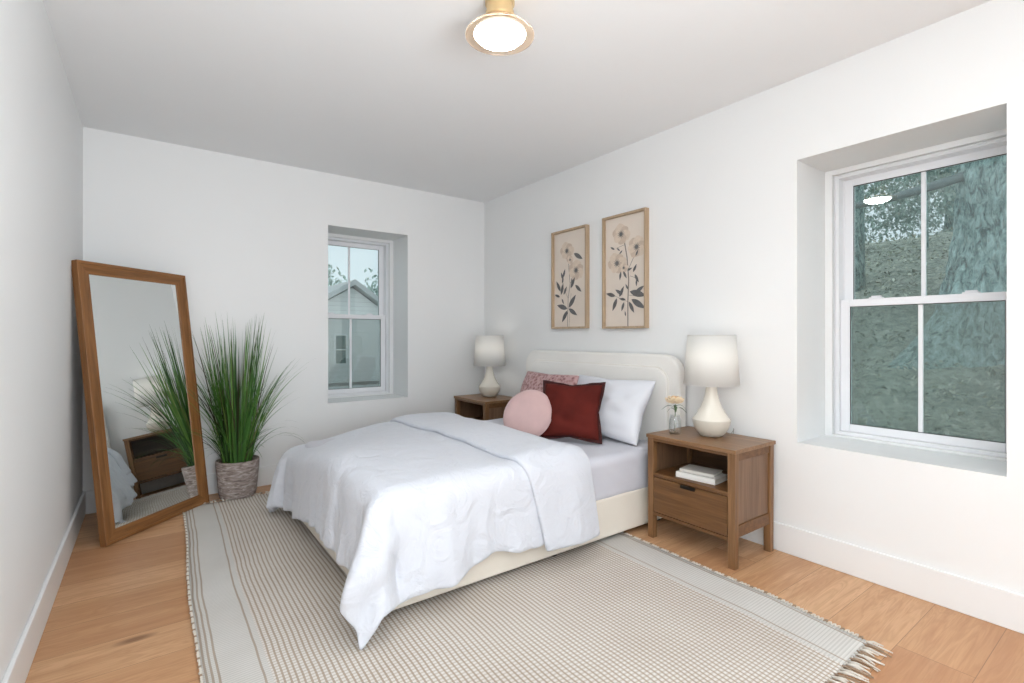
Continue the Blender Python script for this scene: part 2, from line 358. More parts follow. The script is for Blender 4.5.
holed_y(b, YB+D, YB+D+T2, XL, XR, 0, H, WBu[0], WBu[1], WZ0, WZ1)
struct('wall_back', b, M['wall'], 'white wall behind the potted grass with the smaller window recess', 'wall')
b = B(); holed_y(b, YN-0.1, YN, XL, XR, 0, H, 0.0, 2.5, 0.0, 2.4)
struct('wall_front', b, M['wall'], 'white wall with a wide opening behind the viewpoint', 'wall')
BH, BT = 0.1505, 0.015
def baseboard(name, x0, x1, y0, y1, label):
    b = B(); box(b, x0, x1, y0, y1, 0, BH); o = struct(name, b, M['trim'], label, 'baseboard'); bev(o, 0.004, 2)
baseboard('baseboard_left', XL, XL+BT, YN, YB, 'tall white baseboard running along the left wall')
baseboard('baseboard_right', XR-BT, XR, YN, YB, 'tall white baseboard along the right wall behind the nightstands')
baseboard('baseboard_back', XL+BT, XR-BT, YB-BT, YB, 'tall white baseboard behind the plant pot')

def ring(b, x0, x1, z0, z1, wl, wr, wb, wt, y0, y1):
    """rectangular frame in the x-z plane, four butting bars"""
    box(b, x0, x0+wl, y0, y1, z0, z1); box(b, x1-wr, x1, y0, y1, z0, z1)
    box(b, x0+wl, x1-wr, y0, y1, z0, z0+wb); box(b, x0+wl, x1-wr, y0, y1, z1-wt, z1)
def make_window(name, W, loc, rz, label):
    r = empty(name, loc, rz, label, 'window', None, 'structure')
    Hh = WZ1-WZ0; mid = 0.745
    b = B(); ring(b, 0, W, 0, Hh, 0.038, 0.038, 0.012, 0.028, D-0.0, D+0.03)
    o = link('window_trim', b, M['trim'], r); bev(o, 0.002, 1)
    b = B(); ring(b, 0.004, W-0.004, 0.0, Hh-0.002, 0.056, 0.056, 0.030, 0.045, D+0.03, D+0.15)
    ring(b, 0.045, W-0.045, 0.012, Hh-0.03, 0.008, 0.008, 0.012, 0.008, D+0.022, D+0.05)
    box(b, 0.05, 0.064, D+0.094, D+0.102, 0.03, Hh-0.04); box(b, W-0.064, W-0.05, D+0.094, D+0.102, 0.03, Hh-0.04)
    o = link('window_frame', b, M['vinyl'], r); bev(o, 0.002, 1)
    cx = W/2
    def sash(nm, z0, z1, y0, y1, rt, rb):
        b = B(); ring(b, 0.060, W-0.060, z0, z1, 0.045, 0.045, rb, rt, y0, y1)
        s = link(nm, b, M['vinyl'], r); bev(s, 0.003, 2)
        b = B(); box(b, cx-0.0095, cx+0.0095, y0+0.008, y1-0.008, z0+rb, z1-rt)
        m = link('muntin', b, M['vinyl'], s); bev(m, 0.003, 2)
        b = B(); box(b, 0.105, W-0.105, (y0+y1)/2-0.002, (y0+y1)/2+0.002, z0+rb, z1-rt)
        link('pane', b, M['glass'], s)
        b = B(); g = 0.003; ring(b, 0.105, W-0.105, z0+rb, z1-rt, g, g, g, g, y0+0.006, y0+0.010)
        link('pane_gasket', b, M['dark_metal'], s)
        return s
    sash('upper_sash', mid-0.02, Hh-0.045, D+0.102, D+0.138, 0.040, 0.035)
    lo = sash('lower_sash', 0.030, mid+0.022, D+0.055, D+0.092, 0.040, 0.042)
    for sx in (W*0.27, W*0.73):
        b = B(); box(b, sx-0.032, sx+0.032, D+0.058, D+0.086, mid+0.022, mid+0.029)
        box(b, sx-0.022, sx+0.024, D+0.062, D+0.078, mid+0.029, mid+0.037)
        k = link('sash_lock', b, M['vinyl'], lo); bev(k, 0.003, 2)
    b = B(); box(b, 0.06, W-0.06, D+0.1385, D+0.1395, 0.03, mid+0.01)
    link('insect_screen', b, M['screen'], r)
    return r
make_window('window_1', WRu[1]-WRu[0], (XR, WR[1], WZ0), -PI/2, 'white double-hung window in the right wall with the big tree outside')
make_window('window_2', WBu[1]-WBu[0], (WBu[0], YB, WZ0), 0, 'smaller white double-hung window in the back wall facing a house')

# ---------------------------------------------------------------- rug
def rug_x(y):
    t = max(0.0, min(1.0, (4.0-y)/3.3))
    xl = 0.187-0.075*t**0.8+0.006*math.sin(y*4.1)
    xr = 2.245+0.008*math.sin(y*3.0+1)-(0.05*max(0, (1.1-y)/0.4) if y < 1.1 else 0)
    return xl, xr
RY0, RY1 = 0.735, 4.0
b = B(); uvl = b.loops.layers.uv.new('UVMap'); NX, NY = 60, 90; g = []
for j in range(NY+1):
    y = RY0+(RY1-RY0)*j/NY; xl, xr = rug_x(y); row = []
    for i in range(NX+1):
        s = i/NX; yy = y+0.018*math.sin(s*5+0.5)*(1-j/NY)+0.012*math.sin(s*7)*(j/NY)
        z = 0.007+0.0012*noise.noise(Vector((s*9, y*4, 0)))
        row.append((b.verts.new((xl+(xr-xl)*s, yy, z)), (s*2.125, y)))
    g.append(row)
for j in range(NY):
    for i in range(NX):
        q = [g[j][i], g[j][i+1], g[j+1][i+1], g[j+1][i]]
        f = b.faces.new([k[0] for k in q]); f.smooth = True
        for lp, k in zip(f.loops, q): lp[uvl].uv = k[1]
rug = link('area_rug', b, M['rug']); solid(rug, 0.006, -1)
tag(rug, 'cream and brown striped flatweave rug with fringed ends on the floor', 'rug')
b = B()
for end, (yy, sg) in enumerate(((RY0, -1), (RY1, 1))):
    xl, xr = rug_x(yy); n = 92
    for k in range(n):
        s = (k+0.5)/n; x = xl+(xr-xl)*s
        y0 = yy+(0.018*math.sin(s*5+0.5) if end == 0 else 0.012*math.sin(s*7))
        for q in range(2):
            L = (random.uniform(0.045, 0.085) if end == 0 else random.uniform(0.025, 0.06)); dx = random.uniform(-0.02, 0.03)
            rr = random.uniform(0.003, 0.0048)
            tube(b, [(x, y0-sg*0.004, 0.006), (x+dx*0.4, y0+sg*L*0.4, 0.0085+random.uniform(0, 0.005)), (x+dx+random.uniform(-.006, .006), y0+sg*L, 0.0055)], [rr, rr*1.1, rr*0.6], 5, 0 if (k % 3) else 1)
fr = link('fringe', b, [M['tassel'], M['tassel_brown']], rug); fr['kind'] = 'stuff'
b = B()
for side in (0, 1):
    y = RY0+0.01; k = 0
    while y < RY1-0.01:
        x = rug_x(y)[side]; sg = -1 if side == 0 else 1
        o_ = random.uniform(0.002, 0.006)+(0.004 if side else 0)
        tube(b, [(x-sg*0.004, y-0.006, 0.006), (x+sg*o_, y-0.002, 0.010), (x+sg*o_, y+0.004, 0.008), (x-sg*0.004, y+0.008, 0.006)], 0.0030, 5, 0 if k % 4 else 1)
        y += 0.0135 if side == 0 else 0.016; k += 1
wh = link('whipped_edge', b, [M['tassel'], M['tassel_brown']], rug); wh['kind'] = 'stuff'

# ---------------------------------------------------------------- bed
FX, Y0, Y1 = 0.745, 1.93, 3.41
bed = empty('bed', (1.7, 2.67, 0), 0, 'cream upholstered bed with a rounded headboard against the right wall', 'bed')
def rel(o, p): o.matrix_parent_inverse = Matrix.Translation(-Vector(p.location)); return o
b = B(); th = 0.045
box(b, FX, 2.665, Y0, Y0+th, 0.032, 0.257); rel(bev(link('side_rail', b, M['linen'], bed), 0.014, 3), bed)
b = B(); box(b, FX, 2.665, Y1-th, Y1, 0.032, 0.257); rel(bev(link('side_rail', b, M['linen'], bed), 0.014, 3), bed)
b = B(); box(b, FX+0.001, FX+th, Y0+th-0.015, Y1-th+0.015, 0.033, 0.256); rel(bev(link('foot_rail', b, M['linen'], bed), 0.014, 3), bed)
b = B(); box(b, FX+th, 2.65, Y0+th, Y1-th, 0.19, 0.225)
rel(link('slat_base', b, M['dark_metal'], bed), bed)
for x, y in ((0.84, 2.02), (0.84, 3.32), (1.72, 1.99), (1.72, 3.35), (2.6, 2.0), (2.6, 3.34)):
    b = B(); lathe(b, [(0.022, 0.008 if x < 2.2 else 0), (0.026, 0.04)], 16, x, y); rel(link('leg', b, M['dark_metal'], bed), bed)
# headboard: rounded rectangle, welted border
def rrect(y0, y1, z0, z1, r, n=10):
    pts = [(y0, z0), (y1, z0)]
    for k in range(n+1): a = PI/2*k/n; pts.append((y1-r+r*math.cos(a), z1-r+r*math.sin(a)))
    for k in range(n+1): a = PI/2+PI/2*k/n; pts.append((y0+r+r*math.cos(a), z1-r+r*math.sin(a)))
    return pts
HY0, HY1, HZ = 1.885, 3.462, 1.043
def slab(pts, x0, x1):
    b = B(); A = [b.verts.new((x0, y, z)) for y, z in pts]; C = [b.verts.new((x1, y, z)) for y, z in pts]; n = len(pts)
    b.faces.new(A); b.faces.new(C[::-1])
    for i in range(n): b.faces.new((A[(i+1) % n], A[i], C[i], C[(i+1) % n]))
    return b
hb = rel(bev(link('headboard', slab(rrect(HY0, HY1, 0.03, HZ, 0.13), 2.675, 2.748), M['boucle'], bed, smooth=False), 0.016, 4), bed)
p_in = rrect(HY0+0.085, HY1-0.085, 0.2, HZ-0.085, 0.10)
pn = link('padded_panel', slab(p_in, 2.658, 2.690), M['boucle'], hb); bev(pn, 0.012, 4)
b = B(); tube(b, [(2.672, y, z) for y, z in rrect(HY0+0.082, HY1-0.082, 0.2, HZ-0.082, 0.10)[1:]]+[(2.672, HY0+0.082, 0.2)], 0.006, 8)
link('welt', b, M['piping'], hb)

# mattress with sheet
def noi(x, y, z=0.0): return noise.noise(Vector((x, y, z)))
def soft_block(x0, x1, y0, y1, z0, z1, r, nx, ny, nz, fn):
    """closed rounded block; fn displaces"""
    b = B(); bmesh.ops.create_cube(b, size=1)
    bmesh.ops.subdivide_edges(b, edges=b.edges[:], cuts=max(nx, ny, nz), use_grid_fill=True)
    sx, sy, sz = x1-x0, y1-y0, z1-z0; c = Vector(((x0+x1)/2, (y0+y1)/2, (z0+z1)/2)); hx = Vector((sx/2, sy/2, sz/2))
    for v in b.verts:
        p = Vector((v.co.x*sx, v.co.y*sy, v.co.z*sz)); q = Vector([max(-(hx[i]-r), min(hx[i]-r, p[i])) for i in range(3)]); d = p-q
        if d.length > 1e-6: p = q+d.normalized()*r*min(1, d.length/r) if d.length > r else p
        v.co = c+p+fn(c+p)
    return b
def mf(p):
    a = 0.006*noi(p.x*5, p.y*5, p.z*5)
    side = 1 if p.y < Y0+0.06 else 0
    ridg = (1-abs(noi(p.x*4.5+p.z*6, 0.3, p.z*2)*2))
    return Vector((0, -side*0.006*ridg, a if p.z > 0.4 else 0))
mt = link('mattress', soft_block(0.80, 2.655, Y0+0.004, Y1-0.004, 0.228, 0.485, 0.05, 46, 46, 46, mf), M['sheet'], smooth=True)
tag(mt, 'mattress in a white fitted sheet on the cream bed', 'mattress')

# duvet -------------------------------------------------------------
def ease(t): t = max(0, min(1, t)); return t*t*(3-2*t)
RX, RY0_, RY1_ = 0.80, 1.975, 3.40                                   # where the flat top starts to roll over
TOPZ = 0.542
def drape(a, bb, lift=0.0, band=False):
    """a: world-like X in flat cloth (smaller than RX hangs over the foot), bb: Y in flat cloth"""
    cx = max(a, RX); cy = max(RY0_, min(RY1_, bb)); dx, dy = a-cx, bb-cy; r = math.hypot(dx, dy)
    crown = 0.012*math.sin(PI*max(0, min(1, (cy-RY0_)/(RY1_-RY0_))))
    z = TOPZ+lift+crown+0.016*noi(a*1.7, bb*1.7, 1.0)+0.007*noi(a*5, bb*5, 4)
    z -= 0.10*ease((1.45-a)/0.75)*ease((bb-2.5)/0.85)
    if not band: z += 0.005*(1-abs(2*noi(a*3.0+bb*4, bb*2-a*2.5, 7)))
    if r < 1e-6: return Vector((a, bb, z))
    ux, uy = dx/r, dy/r; far = max(0, uy) if dy > 0 else 0
    corner = (2*abs(ux*uy))                                           # 1 on the diagonal
    R = 0.10+0.06*far; k = 0.09+0.26*far*(1-corner)
    if band: k = 0.10+0.2*far
    arc = R*PI/2
    if r < arc: h, v = R*math.sin(r/R), R*(1-math.cos(r/R))
    else: h, v = R+k*(r-arc), R+(r-arc)*math.sqrt(1-k*k)
    fr_ = ease(r/0.42)
    s = bb*1.0 if abs(ux) > abs(uy) else a
    if corner > 0.02: s = (bb if True else a)
    ripple = 0.70*noi(s*5.5, r*0.8, 11)+0.50*noi(s*12, r*1.5, 5)+0.22*noi(s*25, r*3, 2)
    if band: ripple *= 0.35
    h += fr_*0.055*ripple+fr_*corner**1.5*(0.13-0.13*far)
    h += fr_*corner*0.022*math.sin(9*math.atan2(uy, ux))
    v -= corner*fr_*0.03
    zz = max(z-v, 0.016+0.012*abs(noi(a*9, bb*9, 2)))
    return Vector((cx+ux*h, cy+uy*h, zz))
def hem_len(side, t):
    return t
def grid_obj(name, fn, nu, nv, m, thick, parent=None):
    b = B(); g = [[b.verts.new(fn(i/nu, j/nv)) for i in range(nu+1)] for j in range(nv+1)]
    for j in range(nv):
        for i in range(nu): b.faces.new((g[j][i], g[j][i+1], g[j+1][i+1], g[j+1][i]))
    o = link(name, b, m, parent, smooth=True); solid(o, thick, -1); subs(o, 1); return o
def dv(u, v):
    fy = 3.86-(3.86-1.520)*u                                        # flat Y far -> near
    near = max(0, (RY0_-fy)/0.42)
    fx = 0.37+(1.86-0.37)*v
    # ragged hem
    if u > 0.8: fy += ease((u-0.8)/0.2)*(0.02*noi(fx*6, 0, 3)-0.035*math.exp(-((fx-0.85)/0.28)**2)+0.03*math.exp(-((fx-1.25)/0.12)**2))
    if v < 0.2: fx += ease((0.2-v)/0.2)*(0.02*noi(0, fy*5, 9))
    return drape(fx, fy)
duvet = grid_obj('duvet', dv, 96, 64, M['duvet'], 0.028)
tag(duvet, 'white puffy duvet spread over the foot of the bed, corner touching the rug', 'duvet')
def fb(u, v):
    fy = 3.78-(3.78-1.475)*u
    t = (fy-RY0_)/(RY1_-RY0_)
    xa = 1.43+0.02*math.sin(PI*max(0, min(1, t)))+0.012*noi(0, fy*4, 2)
    if t < 0: xa = 1.43+0.12*min(1, -t*RY1_/1.2)
    xb = 1.88+0.05*t-0.07*math.sin(PI*max(0, min(1, t)))+(0.06*min(1, -t*2.6) if t < 0 else 0)+0.012*noi(5, fy*3, 2)
    s = v; x = xa+(xb-xa)*s
    edge = 0.030*(1-(2*s-1)**6)*0.5+0.004
    p = drape(x, fy, 0.024, True)
    bul = 0.022*max(0, 1-(2*s-1)**4)
    # swell along the surface normal, approximated by up on top and out on the side
    q = max(0, min(1, (RY0_-fy)/0.2)); q2 = max(0, min(1, (fy-RY1_)/0.2))
    return p+Vector((0, -q*(bul+0.012)+q2*bul, (1-max(q, q2))*bul))
fold = grid_obj('folded_back_band', fb, 90, 26, M['duvet'], 0.030, duvet)

# pillows -------------------------------------------------------------
def pillow_bm(w, h, t, pinch=0.07, n=28, flange=0.0, seed=0, e=0.42):
    b = B(); grids = []
    for sgn in (1, -1):
        g = []
        for j in range(n+1):
            row = []
            for i in range(n+1):
                u, v = 2*i/n-1, 2*j/n-1
                px = u*w/2*(1-pinch*(1-v*v)*0+0)*(1-pinch*(1-abs(v))**1.2*abs(u)**3)
                py = v*h/2*(1-pinch*(1-abs(u))**1.2*abs(v)**3)
                th_ = ((1-u*u)*(1-v*v))**e*t/2
                wr = 0.03*t*noi(u*3+seed, v*3, sgn*2.0+seed)*3*(1-max(abs(u), abs(v))**4)
                edge_ = abs(u) >= 1-1e-9 or abs(v) >= 1-1e-9
                if edge_ and sgn == -1: row.append(grids[0][j][i])
                else: row.append(b.verts.new((px, sgn*(th_+(0 if edge_ else wr)), py)))
            g.append(row)
        grids.append(g)
    for k, g in enumerate(grids):
        for j in range(n):
            for i in range(n):
                q = [g[j][i], g[j][i+1], g[j+1][i+1], g[j+1][i]]
                if k == 0: q = q[::-1]
                b.faces.new(q)
    edge = [grids[0][0][i].co.copy() for i in range(n+1)]+[grids[0][j][n].co.copy() for j in range(1, n+1)]+[grids[0][n][i].co.copy() for i in range(n-1, -1, -1)]+[grids[0][j][0].co.copy() for j in range(n-1, 0, -1)]
    return b, edge
def place_pillow(name, w, h, t, m, loc, yaw, lean, roll=0, label='', cat='pillow', group=None, flange=None, seed=0, pinch=0.07, e=0.42):
    """local +Y is the front (towards the foot before yaw): front faces -X at yaw 0"""
    b, edge = pillow_bm(w, h, t, pinch, seed=seed, e=e)
    o = link(name, b, m, smooth=True); subs(o, 1)
    # front (+Y) -> -X : rotate +90 about Z ; lean tips the top towards +X
    R = Matrix.Rotation(PI/2+yaw, 4, 'Z') @ Matrix.Rotation(lean, 4, 'X') @ Matrix.Rotation(roll, 4, 'Y')
    o.matrix_world = Matrix.Translation(loc) @ R
    tag(o, label, cat, group)
    if flange:
        b = B(); N = len(edge); c = Vector((0, 0, 0)); wd, fm = flange; ri = []; ro = []
        for k, p in enumerate(edge):
            d = Vector((p.x/(w/2), 0, p.z/(h/2))); dd = Vector((math.copysign(abs(d.x)**6, d.x), 0, math.copysign(abs(d.z)**6, d.z)))
            dd = Vector((max(-1, min(1, dd.x)), 0, max(-1, min(1, dd.z))))
            off = dd*wd; wv = 0.004*math.sin(k*0.9)
            ri.append((p-dd*0.006+Vector((0, 0.003, 0)), p-dd*0.006-Vector((0, 0.003, 0)))); ro.append((p+off+Vector((0, 0.0025+wv, 0)), p+off-Vector((0, 0.0025-wv, 0))))
        V = [[b.verts.new(q) for q in (ri[k][0], ro[k][0], ro[k][1], ri[k][1])] for k in range(N)]
        for k in range(N):
            A, C = V[k], V[(k+1) % N]
            for s in range(4): b.faces.new((A[s], C[s], C[(s+1) % 4], A[(s+1) % 4]))
        link('flange', b, fm, o, smooth=True)
    return o
MZ = 0.487
place_pillow('bed_pillow', 0.70, 0.44, 0.17, M['pillowcase'], (2.485, 2.335, MZ+0.200), 0.02, 0.46, 0.0, 'white bed pillow nearest the big window, standing behind the rust cushion', 'pillow', seed=1, pinch=0.12)
place_pillow('bed_pillow', 0.68, 0.44, 0.17, M['pillowcase'], (2.50, 2.97, MZ+0.185), -0.02, 0.42, 0.0, 'white bed pillow half hidden behind the patterned mauve cushion', 'pillow', seed=5, pinch=0.10)
place_pillow('lumbar_cushion', 0.60, 0.42, 0.13, M['mauve'], (2.33, 2.80, MZ+0.215), 0.0, 0.42, 0.0, 'patterned mauve cushion behind the round pink one', 'cushion', seed=3)
place_pillow('square_cushion', 0.385, 0.37, 0.15, M['velvet'], (2.185, 2.345, MZ+0.197), 0.62, 0.42, 0.0, 'rust red velvet square cushion with a flanged edge on the bed', 'cushion', flange=(0.016, M['velvet_edge']), seed=7, pinch=0.12)
# round cushion
b = B(); R_ = 0.172; seg = 56; prof = []
for k in range(15):
    a = -PI/2+PI*k/14; prof.append(((R_-0.03)*1.0+0.03*math.cos(a) if abs(a) < 1.2 else 0, 0.03*math.sin(a)))
prof = []
for k in range(25):
    a = -PI/2+PI*k/24; rr = math.cos(a); prof.append((R_*abs(rr)**0.55, 0.052*math.sin(a)*(1 if True else 0)))
lathe(b, prof, seg)
rc = link('round_cushion', b, M['pink'], smooth=True)
b = B(); tube(b, [(R_*1.0*math.cos(2*PI*i/48), R_*math.sin(2*PI*i/48), 0) for i in range(49)], 0.0035, 6); pp = link('piping', b, M['pink'], rc)
rc.matrix_world = Matrix.Translation((1.985, 2.545, MZ+0.166)) @ Matrix.Rotation(0.45, 4, 'Z') @ Matrix.Rotation(-PI/2+0.50, 4, 'Y')
tag(rc, 'round dusty pink velvet cushion in front of the others', 'cushion')

# ---------------------------------------------------------------- nightstands
def make_nightstand():
    r = empty('nightstand', (0, 0, 0))
    W, Dp, Ht = 0.533, 0.40, 0.597; L = 0.04                           # local: front at x=0, facing -X; y 0..W
    def P(nm, bm, m, par=r, bw=0.002): return bev(link(nm, bm, m, par), bw, 2)
    b = B(); box(b, -0.006, Dp, -0.006, W+0.006, 0.577, 0.597); P('top', b, M['ns_top_sheen'])
    for x in (0, Dp-L-0.008):
        for y in (0, W-L):
            b = B(); v = box(b, x, x+L, y, y+L, 0, 0.577)
            for q in v:
                if q.co.z < 0.01: q.co.x = x+L/2+(q.co.x-x-L/2)*0.92; q.co.y = y+L/2+(q.co.y-y-L/2)*0.92
            P('leg', b, M['ns_wood_z'], bw=0.003)
    for y0 in (0.006, W-0.006-0.022):                                 # side frames with inset panels
        for za, zb in ((0.535, 0.577), (0.152, 0.212)): b = B(); box(b, L, Dp-L-0.008, y0, y0+0.022, za, zb); P('side_rail', b, M['ns_wood_x'])
        b = B(); box(b, L, Dp-L-0.008, y0+0.007, y0+0.015, 0.212, 0.535); P('side_panel', b, M['ns_side'])
    for za, zb in ((0.560, 0.577), (0.136, 0.154)): b = B(); box(b, 0.002, 0.022, L, W-L, za, zb); P('front_rail', b, M['ns_wood_x'])
    b = B(); box(b, 0.003, Dp-0.02, 0.028, W-0.028, 0.358, 0.380); P('shelf', b, M['ns_wood_x'])
    b = B(); box(b, 0.024, Dp-0.02, 0.028, W-0.028, 0.142, 0.152); P('bottom_panel', b, M['ns_dark'])
    b = B(); box(b, Dp-0.020, Dp-0.010, L, W-L, 0.142, 0.577); P('back_panel', b, M['ns_dark'])
    b = B(); box(b, 0.002, 0.020, L+0.002, W-L-0.002, 0.157, 0.355); box(b, 0.02, Dp-0.05, L+0.012, W-L-0.012, 0.160, 0.30)
    dr = P('drawer', b, M['ns_wood_x'])
    b = B(); box(b, -0.005, 0.004, W/2-0.045, W/2+0.045, 0.341, 0.3545); box(b, -0.005, -0.002, W/2-0.045, W/2+0.045, 0.336, 0.345); P('finger_pull', b, M['dark_metal'], dr, 0.001)
    return r
ns = make_nightstand(); ns.location = (2.338, 1.331, 0)
tag(ns, 'brown wooden nightstand with books in its open shelf, nearest the big window', 'nightstand')
def copy_tree(o, parent=None):
    c = o.copy(); COL.objects.link(c); c.parent = parent
    for ch in [k for k in bpy.data.objects if k.parent == o]: copy_tree(ch, c)
    return c
n2 = copy_tree(ns); n2.location = (2.338, 3.588, 0)
tag(n2, 'brown wooden nightstand in the far corner with an empty shelf', 'nightstand')

# lamps
def make_lamp():
    r = empty('table_lamp', (0, 0, 0))
    low = [(0.0, 0), (0.052, 0.0), (0.066, 0.006), (0.088, 0.028), (0.102, 0.052), (0.110, 0.080), (0.1115, 0.096)]
    b = B(); lathe(b, low, 48, cap=False); link('lamp_foot', b, M['ceramic_low'], r, smooth=True)
    up = [(0.1115, 0.096), (0.110, 0.101), (0.100, 0.112), (0.080, 0.138), (0.062, 0.168), (0.049, 0.200), (0.039, 0.235), (0.033, 0.268), (0.031, 0.292), (0.031, 0.300), (0, 0.300)]
    b = B(); lathe(b, up, 48, cap=False); link('lamp_body', b, M['ceramic'], r, smooth=True)
    b = B(); lathe(b, [(0.010, 0.298), (0.010, 0.36), (0.017, 0.362), (0.017, 0.40), (0.010, 0.402)], 16)
    for k in range(3):
        a = 2*PI*k/3; tube(b, [(0.0, 0.0, 0.56), (0.137*math.cos(a), 0.137*math.sin(a), 0.566)], 0.0016, 6)
    tube(b, [(0, 0, 0.40), (0, 0, 0.56)], 0.002, 6)
    link('lamp_fitting', b, M['brass'], r, smooth=True)
    b = B(); rings = lathe(b, [(0.163, 0.291), (0.1405, 0.572)], 56, cap=False)
    s = link('lamp_shade', b, M['shade'], r, smooth=True); solid(s, 0.0015, -1)
    for R1, z in ((0.1632, 0.292), (0.1407, 0.571)):
        b = B(); tube(b, [(R1*math.cos(2*PI*i/56), R1*math.sin(2*PI*i/56), z) for i in range(57)], 0.002, 6)
        link('shade_rim', b, M['shade'], s, smooth=True)
    b = B(); lathe(b, [(0.0, 0.402), (0.014, 0.405), (0.030, 0.425), (0.034, 0.46), (0.030, 0.50), (0.014, 0.525), (0, 0.53)], 20, cap=False)
    link('bulb', b, M['bulb'], r, smooth=True)
    return r
M['bulb'] = m_emit('lamp_bulb', (1, 0.95, 0.89, 1), 6.5)
lamp = make_lamp(); lamp.location = (2.575, 1.606, 0.597)
tag(lamp, 'cream ceramic table lamp with a white drum shade beside the vase', 'lamp')
lamp.scale = (0.915, 0.915, 1)
l2 = copy_tree(lamp); l2.location = (2.575, 3.880, 0.597)
tag(l2, 'cream ceramic table lamp with a white drum shade in the far corner', 'lamp')
b = B(); tube(b, [(0.095, -0.01, 0.02), (0.125, -0.055, 0.006), (0.135, -0.07, 0.03), (0.15, -0.06, 0.035), (0.155, -0.05, -0.05), (0.165, -0.04, -0.30)], 0.0022, 6)
link('lamp_cord', b, M['cable'], lamp, smooth=True)

# vase with a rose
vx, vy = 2.468, 1.770
vs = empty('bud_vase', (vx, vy, 0.597), 0, 'small clear glass vase of water on the nightstand holding one rose', 'vase')
b = B(); lathe(b, [(0.0, 0.0), (0.030, 0.0), (0.0335, 0.004), (0.0345, 0.03), (0.034, 0.07), (0.029, 0.09), (0.026, 0.10), (0.028, 0.108)], 32, cap=False)
link('vase_body', b, M['vase_glass'], vs, smooth=True)
b = B(); lathe(b, [(0.0, 0.056), (0.0325, 0.056)], 32, cap=False); link('water', b, M['vase_glass'], vs, smooth=True)
rs = empty('cut_rose', (vx, vy, 0.612), 0, 'cream rose with green leaves standing in the glass vase', 'flower')
b = B(); tube(b, [(0.010, 0.008, 0), (0.002, 0.0, 0.09), (-0.004, -0.004, 0.155)], 0.0022, 8); tube(b, [(-0.012, 0.0, 0.002), (0.004, 0.0, 0.09), (0.006, 0.008, 0.13)], 0.0017, 8); link('stem', b, M['leaf'], rs, smooth=True)
b = B(); random.seed(3)
fc = Vector((-0.004, 0.0, 0.178))
for layer, (n_, rad, tilt, sz) in enumerate(((5, 0.010, 1.35, 0.028), (7, 0.022, 1.05, 0.036), (9, 0.034, 0.7, 0.044), (11, 0.044, 0.35, 0.046))):
    for k in range(n_):
        a = 2*PI*k/n_+layer*0.4; d = Vector((math.cos(a), math.sin(a), 0)); up = Vector((0, 0, 1)); out = (d*math.cos(tilt)+up*math.sin(tilt)); side = Vector((-d.y, d.x, 0)); nor = out.cross(side)
        c0 = fc+d*rad*0.35-up*0.012; g = []
        for j in range(5):
            row = []
            for i in range(5):
                s_, t_ = j/4, i/2-1; wv = sz*0.62*math.sin(PI*min(1, 0.15+s_*0.72))
                row.append(b.verts.new(c0+out*sz*s_*(1.0-0.12*t_*t_)+side*wv*t_-nor*(0.006*t_*t_-0.010*s_*s_)))
            g.append(row)
        for j in range(4):
            for i in range(4):
                f = b.faces.new((g[j][i], g[j][i+1], g[j+1][i+1], g[j+1][i])); f.material_index = 1 if layer < 2 else 0; f.smooth = True
o = link('rose_head', b, [M['flower'], M['flower_core']], rs); solid(o, 0.0008)
for k, (a, z0, ln) in enumerate(((2.3, 0.135, 0.075), (2.0, 0.120, 0.045), (-0.9, 0.140, 0.060), (-1.2, 0.125, 0.065), (0.6, 0.135, 0.045), (3.9, 0.130, 0.04))):
    b = B(); d = Vector((math.cos(a), math.sin(a), 0)); sd = Vector((-d.y, d.x, 0)); pr = None
    for j in range(7):
        s_ = j/6; p = Vector((0, 0, z0))+d*ln*s_+Vector((0, 0, 0.016*math.sin(PI*s_)-0.014*s_*s_)); wv = 0.009*math.sin(PI*max(0.04, min(0.98, s_)))+0.0008
        q = (b.verts.new(p+sd*wv), b.verts.new(p-sd*wv))
        if pr: b.faces.new((pr[0], pr[1], q[1], q[0]))
        pr = q
    o = link('leaf', b, M['leaf'], rs, smooth=True); solid(o, 0.0007)

# books on the shelf
def make_book(name, w_, d_, t_, loc, rz, cov, label):
    r = empty(name, loc, rz, label, 'book', 'books in the nightstand shelf')
    b = B(); box(b, -w_/2, w_/2, -d_/2, d_/2, 0, 0.0025); box(b, -w_/2, w_/2, -d_/2, d_/2, t_-0.0025, t_); box(b, -w_/2, -w_/2+0.003, -d_/2, d_/2, 0.0025, t_-0.0025)
    bev(link('book_cover', b, cov, r), 0.001, 1)
    b = B(); box(b, -w_/2+0.003, w_/2-0.004, -d_/2+0.004, d_/2-0.004, 0.0025, t_-0.0025); link('page_block', b, M['pages'], r)
make_book('book', 0.150, 0.225, 0.030, (2.455, 1.590, 0.3805), 0.10, M['bookcover'], 'larger white book lying at the bottom of the shelf stack')
make_book('book', 0.125, 0.190, 0.016, (2.462, 1.598, 0.411), 0.16, M['bookcover2'], 'smaller grey-white book lying on the larger white book')

